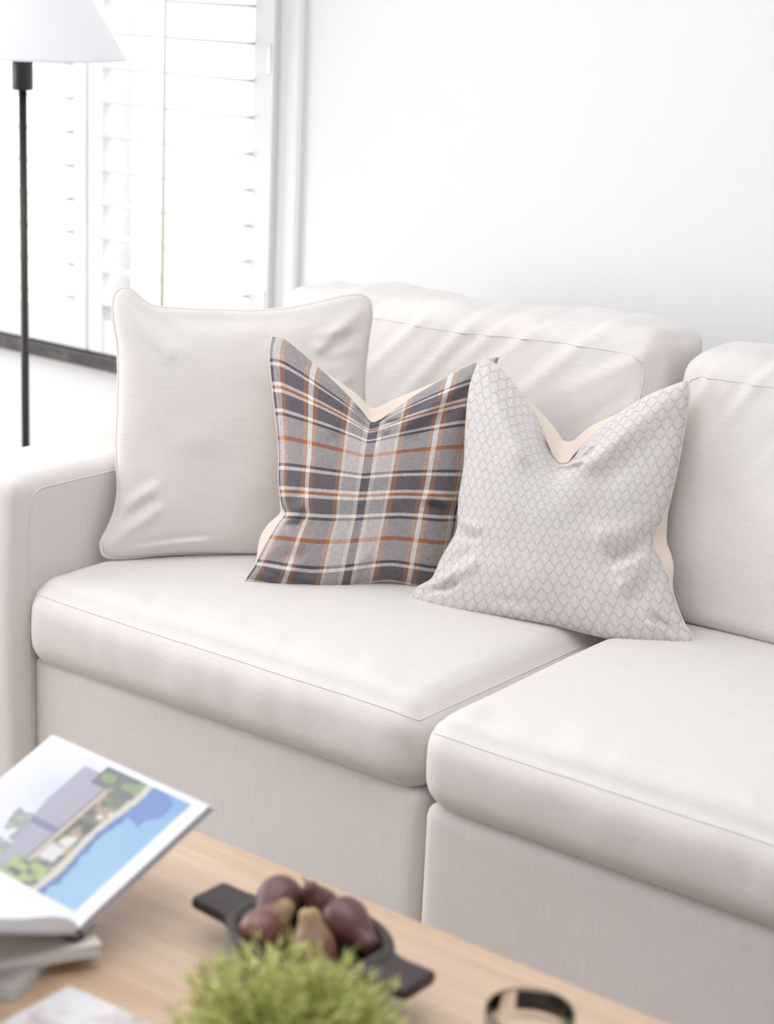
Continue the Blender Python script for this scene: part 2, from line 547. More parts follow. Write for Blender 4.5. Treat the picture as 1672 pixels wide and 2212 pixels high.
for x0, x1, y0, sd, sag in ((-.008, 1.014, -.018, 11, .014), (1.026, 2.036, -.046, 21, .0)):
    z0, z1 = .277, .458
    c = Soft((x0, y0, z0), (x1, .76, z1), .060, seat_deform(x0, x1, y0, .76, z0, z1, sd, sag))
    part = c.build('seat_cushion', .0105, M['linen'], sofa)
    zs = z1 - .020
    c.seam([(x0, .70, zs), (x0, y0, zs), (x1, y0, zs), (x1, .70, zs)], .0016, part, sofa, M['stitch'], 260)

def back_deform(x0, x1, y0, y1, z0, z1, sd, folds, lift):
    def f(P, q, N):
        q = q.copy()
        s = np.clip((P[:, 0] - x0) / (x1 - x0), 0, 1); w = np.clip((P[:, 2] - z0) / (z1 - z0), 0, 1)
        fr = np.clip(-N[:, 1], 0, 1); up = np.clip(N[:, 2], 0, 1)
        q[:, 1] -= fr * .035 * np.sin(w * math.pi) ** .7 * (4 * s * (1 - s)) ** .4
        q[:, 2] += w * (lift * s + .018 * np.sin(s * math.pi) - .018 * np.exp(-((s - .5) / .25) ** 2))
        q[:, 2] += up * .010 * vnoise(P * np.array([9, 6, 6]), sd) + up * .002 * vnoise(P * np.array([26, 12, 6]), sd + 8)
        d = .006 * vnoise(P * np.array([6, 6, 7]), sd + 1) + .004 * vnoise(P * np.array([15, 9, 11]) + 3, sd + 6) * (.3 + w)
        for a, b, wd, am in folds: d = d + ridge(P[:, 0] - x0, P[:, 2], a, b, wd, am * .62)
        q -= np.stack([np.zeros(len(P)), fr, -up * .8], 1) * d[:, None]
        q[:, 0] += np.sign(N[:, 0]) * np.abs(N[:, 0]) * (.016 * np.sin(w * math.pi) + .006 * vnoise(P * 9, sd + 3))
        q[:, 1] += (P[:, 2] - .46) * .17                                   # leans back
        return q
    return f
folds_l = [((.30, .83), (.42, .95), .012, .011), ((.40, .78), (.54, .95), .014, .012), ((.52, .86), (.62, .96), .011, .010), ((.60, .87), (.71, .96), .010, .009), ((.66, .80), (.84, .96), .014, .012),
           ((.80, .85), (.95, .93), .012, .010), ((.84, .76), (.96, .85), .012, .007), ((.50, .70), (.60, .84), .022, -.006), ((.945, .60), (.96, .84), .010, .005), ((.22, .86), (.30, .95), .012, .008)]
folds_r = [((.04, .84), (.08, .96), .010, .008), ((.11, .84), (.19, .97), .012, .010), ((.22, .80), (.34, .96), .014, .011), ((.38, .86), (.47, .96), .011, .009), ((.48, .80), (.60, .96), .014, .010), ((.06, .60), (.04, .82), .012, .006)]
for x0, x1, sd, folds, lift, top in ((.0, .992, 31, folds_l, .035, .980), (1.036, 2.03, 41, folds_r, .01, .990)):
    y0, y1, z0, z1 = .665, .865, .465, top
    c = Soft((x0, y0, z0), (x1, y1, z1), .042, back_deform(x0, x1, y0, y1, z0, z1, sd, folds, lift))
    part = c.build('back_cushion', .010, M['linen'], sofa)
    ins, zt = .024, z1 - .042
    pts = [(x0 + ins, y0, z0 + .06), (x0 + ins, y0, zt - .03), (x0 + ins + .009, y0, zt - .009), (x0 + ins + .03, y0, zt),
           (x1 - ins - .03, y0, zt), (x1 - ins - .009, y0, zt - .009), (x1 - ins, y0, zt - .03), (x1 - ins, y0, z0 + .06)]
    c.seam(pts, .0014, part, sofa, M['stitch'], 300)

# ------------------------------------------------------------------ scatter cushions: outline (metres, in the cushion's own plane) and real thickness
BIG_FRAME = ((0.0450, 0.1720, 0.4720), (0.71934, 0.69466, 0.0), (-0.15626, 0.16182, 0.97437), (0.67685, -0.7009, 0.22495))
BIG_OUTLINE = dict(
    top=[(0.0117, 0.5563), (0.0288, 0.5644), (0.0481, 0.5553), (0.0674, 0.5384), (0.0964, 0.5266), (0.1541, 0.5232), (0.2315, 0.5222), (0.2994, 0.5228), (0.3577, 0.5281), (0.4064, 0.537), (0.4552, 0.5499), (0.4943, 0.5596), (0.5237, 0.5613), (0.5416, 0.5501)],
    right=[(0.558, 0.0139), (0.5517, 0.089), (0.5444, 0.1678), (0.5379, 0.2562), (0.5334, 0.3445), (0.5327, 0.3837), (0.5358, 0.4327), (0.5409, 0.4817), (0.5461, 0.5209), (0.5416, 0.5501)],
    bottom=[(-0.0113, 0.0075), (0.006, 0.0009), (0.0446, 0.0012), (0.0928, 0.0066), (0.1605, 0.0111), (0.2383, 0.0109), (0.3263, 0.0088), (0.4344, 0.0088), (0.5134, 0.0095), (0.558, 0.0139)],
    left=[(-0.0113, 0.0075), (-0.0145, 0.0318), (0.0015, 0.0651), (0.0146, 0.1022), (0.0199, 0.146), (0.0164, 0.1993), (0.015, 0.2477), (0.0164, 0.2961), (0.0178, 0.3445), (0.0182, 0.3928), (0.0147, 0.4505), (0.0066, 0.4985), (0.0052, 0.5369), (0.0117, 0.5563)],
)
PLAID_FRAME = ((0.3660, 0.2400, 0.4820), (0.78801, 0.61566, 0.0), (-0.15934, 0.20395, 0.96593), (0.59468, -0.76116, 0.25882))
PLAID_OUTLINE = dict(
    top=[(0.0373, 0.4947), (0.0628, 0.4901), (0.0965, 0.4663), (0.1353, 0.4351), (0.1741, 0.402), (0.2033, 0.3751), (0.223, 0.3544), (0.2378, 0.3362), (0.2483, 0.3301), (0.2631, 0.3363), (0.2841, 0.3522), (0.325, 0.3839), (0.3707, 0.414), (0.4165, 0.4421), (0.4533, 0.4606), (0.4812, 0.4692), (0.4989, 0.4728)],
    right=[(0.4087, -0.0035), (0.4126, 0.0381), (0.4172, 0.0853), (0.4222, 0.1231), (0.4263, 0.1609), (0.4384, 0.2083), (0.446, 0.2744), (0.4579, 0.35), (0.4787, 0.4166), (0.4989, 0.4728)],
    bottom=[(-0.0, -0.003), (0.0311, -0.0065), (0.0688, -0.0125), (0.1254, -0.0186), (0.1629, -0.0162), (0.2002, -0.01), (0.2468, 0.0003), (0.2888, 0.0067), (0.3218, 0.0034), (0.3502, -0.0011), (0.3786, -0.0056), (0.4087, -0.0035)],
    left=[(-0.0, -0.003), (0.0114, 0.0153), (0.0202, 0.0297), (0.041, 0.0747), (0.0637, 0.116), (0.0779, 0.1373), (0.0695, 0.1576), (0.0621, 0.2023), (0.0599, 0.2585), (0.0542, 0.3052), (0.0464, 0.3611), (0.0376, 0.417), (0.0329, 0.4636), (0.0373, 0.4947)],
)
LEAF_FRAME = ((0.6750, 0.3850, 0.4820), (0.93969, 0.34202, 0.0), (-0.11135, 0.30593, 0.94552), (0.32339, -0.8885, 0.32557))
LEAF_OUTLINE = dict(
    top=[(0.0805, 0.4939), (0.1146, 0.4816), (0.1413, 0.4611), (0.1743, 0.4274), (0.2078, 0.3895), (0.232, 0.3507), (0.2508, 0.3161), (0.2595, 0.3006), (0.27, 0.2981), (0.2813, 0.304), (0.2919, 0.3208), (0.3147, 0.3555), (0.3466, 0.3911), (0.3789, 0.422), (0.42, 0.4538), (0.4536, 0.4728), (0.4907, 0.4912)],
    right=[(0.5747, -0.0087), (0.5604, 0.0123), (0.5444, 0.0324), (0.5266, 0.0656), (0.5013, 0.1204), (0.4733, 0.1616), (0.4676, 0.1834), (0.4805, 0.221), (0.4884, 0.249), (0.4924, 0.2855), (0.4967, 0.3401), (0.4983, 0.3944), (0.4994, 0.4397), (0.4988, 0.4712), (0.4907, 0.4912)],
    bottom=[(0.0002, 0.0015), (0.0176, -0.0054), (0.0571, -0.0129), (0.1145, -0.0141), (0.1708, -0.0109), (0.2272, -0.0121), (0.2738, -0.0129), (0.3201, -0.0136), (0.3758, -0.0193), (0.4399, -0.0227), (0.5023, -0.0192), (0.5463, -0.0146), (0.5747, -0.0087)],
    left=[(0.0002, 0.0015), (0.0178, 0.0262), (0.0395, 0.0422), (0.0476, 0.059), (0.0552, 0.086), (0.0701, 0.1223), (0.0795, 0.1494), (0.0765, 0.1834), (0.074, 0.2137), (0.0752, 0.2585), (0.0736, 0.2964), (0.0674, 0.3525), (0.0642, 0.4278), (0.0731, 0.4792), (0.0805, 0.4939)],
)

def resample(pl, n):
    """smooth (Catmull-Rom) then resample n+1 points by arc length"""
    p = np.array(pl, float)
    q = np.vstack([2 * p[0] - p[1], p, 2 * p[-1] - p[-2]])
    out = []
    for i in range(1, len(q) - 2):
        for t in np.linspace(0, 1, 12, endpoint=False):
            a, b, c, d = q[i - 1], q[i], q[i + 1], q[i + 2]
            out.append(.5 * ((2 * b) + (c - a) * t + (2 * a - 5 * b + 4 * c - d) * t * t + (3 * b - a - 3 * c + d) * t ** 3))
    out.append(p[-1]); out = np.array(out)
    s = np.concatenate([[0], np.cumsum(np.linalg.norm(np.diff(out, axis=0), axis=1))]); s /= s[-1]
    g = np.linspace(0, 1, n + 1)
    return np.stack([np.interp(g, s, out[:, k]) for k in range(2)], 1)

def pillow(name, frame, outline, T, size, front, back, label, relief, back_shift=None, edge_r=None, edge_mat=None, edge_name='piping', n=150, pw=.46, hp=2.6, group=None):
    O, ex, ey, nn = (np.array(v) for v in frame)
    B, R_, Tp, L = (resample(outline[k], n) for k in ('bottom', 'right', 'top', 'left'))
    g = np.linspace(0, 1, n + 1)
    u, v = np.meshgrid(g, g, indexing='ij')
    c00, c10, c01, c11 = B[0], B[-1], Tp[0], Tp[-1]
    U, W = u[..., None], v[..., None]
    base = c00 * (1 - U) * (1 - W) + c10 * U * (1 - W) + c01 * (1 - U) * W + c11 * U * W
    l1 = lambda a, b: a * (1 - g)[:, None] + b * g[:, None]
    dT, dB, dL, dR = Tp - l1(c01, c11), B - l1(c00, c10), L - l1(c00, c01), R_ - l1(c10, c11)
    h = lambda t: t ** hp
    P2 = base + dT[:, None, :] * h(W) + dB[:, None, :] * h(1 - W) + dL[None, :, :] * h(1 - U) + dR[None, :, :] * h(U)
    a, b = 2 * u - 1, 2 * v - 1
    prof = np.clip((1 - a * a) * (1 - b * b), 0, None) ** pw
    edge = np.clip(np.minimum(np.minimum(u, 1 - u), np.minimum(v, 1 - v)) / .10, 0, 1)
    hgt = T * prof + relief(u.ravel(), v.ravel()).reshape(u.shape) * (edge * (2 - edge))
    hb = T * .85 * np.clip((1 - a * a) * (1 - b * b), 0, None) ** pw
    hgt = np.where(prof > 0, np.maximum(hgt, .001 * (prof > 0)), 0)
    Pb = P2.copy()
    if back_shift is not None: Pb = Pb + back_shift(u, v)
    Wf = P2[..., :1] * ex + P2[..., 1:] * ey + hgt[..., None] * nn
    Wb = Pb[..., :1] * ex + Pb[..., 1:] * ey - hb[..., None] * nn
    t = empty(name, tuple(O), label, 'cushion', group)
    def grid(nm, Wp, mat, flip):
        N = n + 1
        V = Wp.reshape(-1, 3)
        i, j = np.meshgrid(np.arange(n), np.arange(n), indexing='ij')
        q = np.stack([i * N + j, (i + 1) * N + j, (i + 1) * N + j + 1, i * N + j + 1], -1).reshape(-1, 4)
        if flip: q = q[:, ::-1]
        uv = np.stack([u.ravel() * size[0], v.ravel() * size[1]], 1)[q.ravel()]
        return mesh_obj(nm, V, q, mat, t, uv=uv)
    grid('front_cover', Wf, front, False)
    grid('back_cover', Wb, back, True)
    if edge_r:
        ring = [*((i, 0) for i in range(n)), *((n, j) for j in range(n)), *((n - i, n) for i in range(n)), *((0, n - j) for j in range(n))]
        path = [tuple(Wf[i, j]) for i, j in ring][::1]
        V, F = tube(path, edge_r, 8, closed=True)
        mesh_obj(edge_name, V, F, edge_mat or front, t)
    return t

def g1(x, c, w): return np.exp(-((x - c) / w) ** 2)

# --- large plain cushion with piped edge
def relief_big(u, v):
    # soft folds running in from the corners and the piped edge
    d = .0035 * vnoise(np.stack([u * 5, v * 5], 1), 51) + .002 * vnoise(np.stack([u * 11, v * 11], 1), 52)
    for a, b, w, am in [((.05, .95), (.22, .80), .040, .006), ((.97, .95), (.80, .82), .03, .010), ((.97, .88), (.80, .87), .018, .004),
                        ((.97, .80), (.84, .78), .018, .003), ((.97, .70), (.88, .66), .018, .003), ((.03, .07), (.17, .18), .026, .007),
                        ((.03, .14), (.13, .22), .022, -.004), ((.04, .20), (.16, .27), .024, .004), ((.12, .03), (.35, .05), .012, .006)]:
        d = d + ridge(u, v, a, b, w, am)
    d -= .014 * g1(v, .97, .05) * g1(u, .45, .35)
    return d
pillow('large_cushion', BIG_FRAME, BIG_OUTLINE, .078, (.52, .52), M['linen'], M['linen'], 'large plain ivory linen cushion with piped edges in the sofa corner by the arm',
       relief_big, edge_r=.0042, edge_mat=M['linen'], pw=.40, group='scatter cushions on the sofa')

# --- plaid cushion
def plaid_mat():
    m = Mat('woven_plaid', .95, .1)
    uv = m.coords('UV'); u, v, _ = m.sep(uv)
    CH, LG, CR, BR, WH, OR, NV = srgb(109, 105, 110), srgb(200, 194, 192), srgb(234, 227, 212), srgb(168, 120, 80), srgb(242, 238, 232), srgb(192, 118, 66), srgb(84, 73, 86)
    MG = srgb(106, 98, 104)
    # warp, mirrored about the middle: half period 600 units of 0.43/1150 m
    k = 1150 / PW
    a = ((u - PW / 2) * k).abs()
    def ramp(f, stops, full):
        s = []
        for p, c in stops: s.append((p / full, c))
        return m.ramp(f / full, s, 'CONSTANT')
    warp = ramp(a, [(0, MG), (25, CR), (48, LG), (135, CR), (152, BR), (180, CH), (318, BR), (344, WH), (372, BR), (398, CH), (505, BR), (527, LG), (558, NV), (572, LG)], 640)
    # weft: period 600 units
    kv = 1481 / PW
    t = ((v * kv + VOFF) / 600).fract() * 600
    weft = ramp(t, [(0, OR), (14, LG), (128, NV), (146, WH), (168, CH), (262, WH), (282, OR), (302, WH), (322, CH), (416, WH), (438, NV), (456, LG), (586, OR)], 600)
    tw = ((v - u * .6) * 340).fract()
    mask = tw.gt(.5)
    n = m.noise(uv, 1, 2, .6, (900, 60, 1)); n2 = m.noise(uv, 1, 2, .6, (60, 900, 1))
    c = m.mix(mask, warp, weft)
    fleck = (n * .5 + n2 * .5)
    c2 = m.mix(.55, c, m.ramp(fleck, [(.33, (.45, .45, .46)), (.64, (1.5, 1.5, 1.5))]), 'MULTIPLY')
    m.color(c2)
    m.bump(mask * .5 + fleck, .0012, .5)
    return m.m
PW, VOFF = .46, 303.0
M['plaid'] = plaid_mat()
def relief_plaid(u, v):
    d = .003 * vnoise(np.stack([u * 5, v * 5], 1), 61) + .0015 * vnoise(np.stack([u * 12, v * 12], 1), 62)
    d -= .060 * g1(u, .47, .075) * g1(v, 1.0, .20) + .018 * g1(u, .47, .16) * g1(v, 1.0, .30)
    for a, b, w, am in [((.47, .97), (.56, .76), .020, .012), ((.47, .88), (.62, .80), .016, -.008), ((.05, .97), (.30, .72), .05, .012), ((.95, .97), (.66, .76), .05, .012),
                        ((.02, .28), (.20, .18), .030, .012), ((.02, .30), (.16, .34), .026, .010), ((.04, .25), (.14, .27), .016, -.010), ((.97, .30), (.86, .36), .022, -.012),
                        ((.97, .36), (.84, .40), .02, .008), ((.03, .03), (.25, .10), .03, .008), ((.06, .06), (.30, .03), .012, -.008), ((.55, .02), (.62, .10), .03, -.006)]:
        d = d + ridge(u, v, a, b, w, am)
    return d
def back_plaid(u, v):
    s = (1 - v) / .045
    up = .030 * np.clip(s * np.exp(1 - s), 0, 1) * g1(u, .47, .26)
    sl = u / .04
    lf = -.030 * np.clip(sl * np.exp(1 - sl), 0, 1) * g1(v, .22, .13)
    return np.stack([lf, up], -1)
pillow('plaid_cushion', PLAID_FRAME, PLAID_OUTLINE, .070, (PW, PW), M['plaid'], M['cream_back'], 'grey, white and rust plaid woven cushion with a dented top and cream back',
       relief_plaid, back_plaid, edge_r=.0014, edge_mat=M['cream_back'], edge_name='seam_edge', pw=.44, hp=3.2, group='scatter cushions on the sofa')

# --- leaf print cushion
def leaf_mat():
    m = Mat('leaf_block_print', .95, .1)
    uv = m.coords('UV'); u, v, _ = m.sep(uv)
    cw, ch = .0208, .0368
    bgc, lfc = srgb(207, 196, 192), srgb(232, 231, 231)
    wob = m.noise(uv, 90, 2)
    def leaf(du, dv):
        x = (((u / cw + du).fract() - .5) * 142).abs()
        y = ((v / ch + dv).fract() - .5) * 250
        ay = ((y + 6) / 80).abs().min(1.0)
        hw = ((ay * -1.0 + 1.0) * 1.30).min(1.0) * 62
        inside = (x - hw + (wob - .5) * 26).lt(0)
        barb = ((y - x * .75) / 27).fract().lt(.66)
        rib = x.lt(8)
        return inside * barb.max(rib)
    k = leaf(0, 0).max(leaf(.5, .5))
    fuzz = m.noise(uv, 1500, 2)
    k2 = (k * (fuzz * .9 + .45)).min(1.0)
    tone = m.noise(uv, 500, 2)
    c = m.mix(k2, bgc, lfc)
    c = m.mix(.25, c, m.ramp(tone, [(.3, (.8, .8, .8)), (.7, (1.15, 1.15, 1.15))]), 'MULTIPLY')
    m.color(c)
    m.bump(k2 * .6 + fuzz * .4, .0010, .6)
    return m.m
M['leaf_print'] = leaf_mat()
def relief_leaf(u, v):
    d = .003 * vnoise(np.stack([u * 5, v * 5], 1), 71) + .0018 * vnoise(np.stack([u * 11, v * 11], 1), 72)
    d -= .070 * g1(u, .47, .085) * g1(v, 1.0, .22) + .018 * g1(u, .47, .18) * g1(v, 1.0, .32)
    for a, b, w, am in [((.44, .80), (.58, .74), .022, .012), ((.56, .74), (.63, .84), .02, .010), ((.40, .90), (.46, .72), .03, -.010), ((.04, .97), (.30, .70), .05, .012), ((.96, .97), (.64, .72), .06, .014),
                        ((.98, .40), (.78, .30), .022, -.014), ((.98, .45), (.74, .38), .04, .010), ((.96, .34), (.80, .20), .03, .010), ((.03, .05), (.12, .12), .022, -.012), ((.05, .12), (.18, .20), .03, .008),
                        ((.02, .33), (.14, .30), .02, -.010), ((.97, .04), (.90, .10), .018, -.012), ((.30, .03), (.42, .03), .02, .006)]:
        d = d + ridge(u, v, a, b, w, am)
    return d
def back_leaf(u, v):
    s = (1 - v) / .045
    up = .048 * np.clip(s * np.exp(1 - s), 0, 1) * g1(u, .50, .24)
    sr = (1 - u) / .04
    rt = .036 * np.clip(sr * np.exp(1 - sr), 0, 1) * g1(v, .37, .13)
    return np.stack([rt, up], -1)
pillow('leaf_cushion', LEAF_FRAME, LEAF_OUTLINE, .078, (.50, .50), M['leaf_print'], M['cream_back'], 'beige cushion printed with small white leaves, dented top, nearest the middle of the sofa',
       relief_leaf, back_leaf, edge_r=.0014, edge_mat=M['cream_back'], edge_name='seam_edge', pw=.44, hp=3.2, group='scatter cushions on the sofa')

# ------------------------------------------------------------------ floor lamp
lx, ly = -.822, .72
lamp = empty('floor_lamp', (lx, ly, FZ), 'black metal floor lamp with a white tapered shade beside the sofa arm', 'lamp')
H = -FZ
V, F = lathe([(0, .0), (.135, .0), (.14, .004), (.14, .016), (.135, .02), (.02, .024), (.011, .034), (0, .034)], 48); mesh_obj('base', V, F, M['black_metal'], lamp)
V, F = lathe([(.0, .02), (.0100, .02), (.0100, 1.385 + H), (0, 1.385 + H)], 24); mesh_obj('pole', V, F, M['black_metal'], lamp)
V, F = lathe([(r, z + H) for r, z in [(0, 1.362), (.024, 1.362), (.026, 1.365), (.026, 1.47), (.022, 1.474), (0, 1.474)]], 32); mesh_obj('lamp_socket', V, F, M['black_metal'], lamp)
V, F = lathe([(r, z + H) for r, z in [(.252, 1.442), (.2525, 1.4425), (.2525, 1.446), (.2505, 1.449), (.100, 1.70), (.0965, 1.70), (.248, 1.447), (.2495, 1.442), (.252, 1.442)]], 72); mesh_obj('lamp_shade', V, F, M['shade'], lamp)
for k in range(3):
    a = 2 * math.pi * k / 3 + .4
    V, F = tube([(0, 0, 1.60 + H), (.155 * math.cos(a), .155 * math.sin(a), 1.605 + H)], .002, 6); mesh_obj('shade_spoke', V, F, M['black_metal'], lamp)
V, F = lathe([(r, z + H) for r, z in [(0, 1.47), (.014, 1.47), (.016, 1.49), (.030, 1.53), (.030, 1.56), (.02, 1.585), (.008, 1.592), (.008, 1.606), (0, 1.606)]], 24)
mesh_obj('bulb', V, F, M['shade'], lamp)

# ------------------------------------------------------------------ coffee table
TZ, TY1, TY0, TX0, TX1 = .43, -.594, -1.36, .72, 2.02
table = empty('coffee_table', ((TX0 + TX1) / 2, (TY0 + TY1) / 2, FZ), 'pale oak coffee table in front of the sofa', 'table')
box('table_top', (TX0, TY0, TZ - .038), (TX1, TY1, TZ), M['oak'], table, .003)
for x in (TX0 + .03, TX1 - .08):
    for y in (TY0 + .03, TY1 - .08): box('leg', (x, y, FZ), (x + .05, y + .05, TZ - .038), M['oak'], table, .003)
box('apron', (TX0 + .08, TY1 - .065, TZ - .10), (TX1 - .08, TY1 - .045, TZ - .038), M['oak'], table, .001)
box('apron', (TX0 + .08, TY0 + .045, TZ - .10), (TX1 - .08, TY0 + .065, TZ - .038), M['oak'], table, .001)

# --- dark carved wooden bowl with two tab handles
bx, by, bz = 1.425, -.812, TZ
bowl = empty('wooden_bowl', (bx, by, bz), 'dark stained wooden bowl with two tab handles holding pears', 'bowl')
def bowl_mesh():
    n = 72
    A, Bw = .120, .092
    prof = [(0, .0), (.45, .0), (.56, .003), (.72, .018), (.87, .038), (.965, .056), (.99, .0615), (.975, .0645), (.90, .0650), (.855, .0635), (.83, .058), (.74, .036), (.58, .020), (.35, .013), (0, .012)]
    V, F = [], []
    for r, z in prof:
        for i in range(n):
            a = 2 * math.pi * i / n
            V.append((A * r * math.cos(a), Bw * r * math.sin(a), z))
    for j in range(len(prof) - 1):
        for i in range(n):
            k = (i + 1) % n
            F.append((j * n + i, j * n + k, (j + 1) * n + k, (j + 1) * n + i))
    return V, F
V, F = bowl_mesh(); mesh_obj('bowl_body', V, F, M['dark_wood'], bowl)
def handle_mesh(s):
    # plan outline flares from the rim into a tab; rounded top
    prof = [(.092, .048), (.108, .040), (.122, .034), (.140, .0325), (.172, .0335), (.178, .031)]
    V, F = [], []
    sec = []
    for x, hw in prof:
        th = .021 if x < .17 else .017
        zc = .0635
        ring = [(-hw, zc - th * .75), (-hw, zc - .003), (-hw + .004, zc), (hw - .004, zc), (hw, zc - .003), (hw, zc - th * .75), (hw - .006, zc - th), (-hw + .006, zc - th)]
        sec.append([(s * x, y, z) for y, z in ring])
    for r in sec: V += r
    k = 8
    for j in range(len(sec) - 1):
        for i in range(k):
            l = (i + 1) % k
            F.append((j * k + i, j * k + l, (j + 1) * k + l, (j + 1) * k + i))
    F += [tuple(range(k)), tuple(range((len(sec) - 1) * k, len(sec) * k))]
    bm = bmesh.new()
    vs_ = [bm.verts.new(v) for v in V]
    for f in F: bm.faces.new([vs_[i] for i in f])
    bmesh.ops.recalc_face_normals(bm, faces=bm.faces[:])
    me = bpy.data.meshes.new('handle'); bm.to_mesh(me); bm.free(); me.materials.append(M['dark_wood'])
    for p in me.polygons: p.use_smooth = True
    return me
for s in (-1, 1):
    o = bpy.data.objects.new('handle', handle_mesh(s)); link(o, bowl)
    md = o.modifiers.new('bevel', 'BEVEL'); md.width = .002; md.segments = 2

# --- pears
def pear_mat(name, red, green, bias):
    m = Mat(name, .34, .5)
    co = m.coords('Object'); x, y, z = m.sep(co)
    n = m.noise(co, 28, 4); n2 = m.noise(co, 260, 2)
    f = (z - .045) * 9 + (n - .5) * 1.1 + bias
    c = m.ramp(f, [(.25, red), (.75, green)])
    c = m.mix(.3, c, m.ramp(n2, [(.35, (.6, .6, .6)), (.65, (1.2, 1.2, 1.2))]), 'MULTIPLY')
    m.color(c)
    return m.m
RED, OLI = srgb(118, 72, 66), srgb(178, 156, 112)
M['pear_a'] = pear_mat('red_pear_skin', srgb(104, 68, 68), srgb(126, 92, 80), .0)
M['pear_b'] = pear_mat('green_red_pear_skin', RED, OLI, .42)
M['pear_stem'] = plain('pear_stem_brown', srgb(70, 48, 34), .7, .2)
PEAR = [(0, .0), (.010, .0006), (.020, .004), (.0275, .012), (.0308, .024), (.0298, .036), (.0255, .048), (.0200, .058), (.0158, .067), (.0140, .075), (.0115, .081), (.006, .0845), (0, .0835)]
def pear(loc, d, mat, label, sc=1.0):
    """d = direction from the belly end to the stem"""
    t = empty('pear', (0, 0, 0), label, 'pear', 'pears in the dark wooden bowl')
    prof = resample([(r, z) for r, z in PEAR], 40)
    prof[0, 0] = prof[-1, 0] = 0
    V, F = lathe([(max(r, 0), z) for r, z in prof], 32)
    V = [(x + .10 * max(z - .045, 0) , y, z) for x, y, z in V]
    mesh_obj('flesh', V, F, mat, t)
    V, F = tube([(.004, 0, .082), (.005, 0, .090), (.008, .001, .098), (.011, .002, .102)], [.0016, .0014, .0015, .0019], 8)
    mesh_obj('stem', V, F, M['pear_stem'], t)
    q = Vector(d).normalized().to_track_quat('Z', 'Y')
    t.rotation_mode = 'QUATERNION'; t.rotation_quaternion = q
    t.scale = (sc, sc, sc)
    t.location = Vector(loc) - q @ Vector((0, 0, .030 * sc))
    return t
pear((1.350, -.786, .503), (.15, -1.0, -.20), M['pear_a'], 'red-brown pear at the back of the bowl beside the upper handle', 1.02)
pear((1.373, -.842, .488), (.10, 1.0, .45), M['pear_b'], 'olive and red pear lying on its side at the upper handle end', 1.02)
pear((1.450, -.834, .484), (-.30, .25, 1.0), M['pear_b'], 'pale olive pear standing upright in the middle of the bowl', 1.02)
pear((1.447, -.766, .497), (1.0, -.25, -.25), M['pear_a'], 'dark red pear resting against the far rim at the lower handle end', 1.06)
pear((1.398, -.756, .500), (-.2, -.3, .6), M['pear_a'], 'small dark red pear mostly hidden behind the others', .78)

# --- potted plant with fine feathery sprigs
px_, py_ = 1.60, -1.06
plant = empty('potted_plant', (px_, py_, TZ), 'small bushy green plant with fine feathery sprigs on the coffee table', 'plant')
V, F = lathe([(0, 0), (.040, 0), (.043, .003), (.052, .062), (.052, .066), (.048, .066), (.046, .055), (0, .052)], 40)
mesh_obj('pot', V, F, plain('pale_ceramic', (.78, .76, .72), .5, .4), plant)
def plant_mesh():
    rnd = random.Random(5)
    V, F, C = [], [], []
    def leafq(p, d, L, w, col):
        d = d.normalized()
        s = d.cross(Vector((rnd.uniform(-1, 1), rnd.uniform(-1, 1), rnd.uniform(-1, 1)))).normalized()
        o = len(V)
        q = p + d * L
        m_ = p + d * L * .45
        V.extend([p, m_ + s * w, q, m_ - s * w]); F.append((o, o + 1, o + 2, o + 3)); C.append(col)
    for k in range(250):
        a = rnd.uniform(0, 2 * math.pi); el = math.asin(rnd.uniform(-.12, 1.0))
        d0 = Vector((math.cos(a) * math.cos(el), math.sin(a) * math.cos(el), math.sin(el)))
        L = .138 * rnd.uniform(.72, 1.05) * (1.0 if el > 0 else .8)
        p = Vector((d0.x * .02, d0.y * .02, .055))
        d = (d0 + Vector((0, 0, .25))).normalized()
        tone = rnd.random()
        pts = []
        for j in range(10):
            pts.append(p.copy())
            p = p + d * L / 9
            d = (d + Vector((rnd.uniform(-.10, .10), rnd.uniform(-.10, .10), rnd.uniform(-.10, .06)))).normalized()
        for j in range(9):
            o = len(V); s = d.cross(Vector((.3, .5, .8))).normalized() * .0007
            V.extend([pts[j] - s, pts[j] + s, pts[j + 1] + s, pts[j + 1] - s]); F.append((o, o + 1, o + 2, o + 3)); C.append((.16, .13, .06))
            if j < 3: continue
            g = j / 9
            for q in range(5):
                sd = Vector((rnd.uniform(-1, 1), rnd.uniform(-1, 1), rnd.uniform(-1, 1)))
                t_ = min(1, max(0, .55 * g + .45 * tone + rnd.uniform(-.15, .15)))
                col = tuple(a_ * (1 - t_) + b_ * t_ for a_, b_ in zip((.28, .35, .09), (.80, .82, .32)))
                if rnd.random() < .05: col = (.36, .20, .10)
                leafq(pts[j].lerp(pts[j + 1], rnd.random()), d * .9 + sd * .65, rnd.uniform(.014, .024), .0016, col)
    return V, F, C
V, F, Cc = plant_mesh()
m = Mat('feathery_leaf', .55, .3)
at_ = m.node('ShaderNodeVertexColor'); at_.layer_name = 'tint'
m.color(at_.outputs[0]); m.b.inputs['Subsurface Weight'].default_value = 0
fo = mesh_obj('foliage', V, F, m.m, plant, smooth=False)
la = fo.data.color_attributes.new('tint', 'FLOAT_COLOR', 'CORNER')
la.data.foreach_set('color', np.repeat(np.array([(*c, 1) for c in Cc], np.float32), 4, axis=0).ravel())
fo['kind'] = 'stuff'

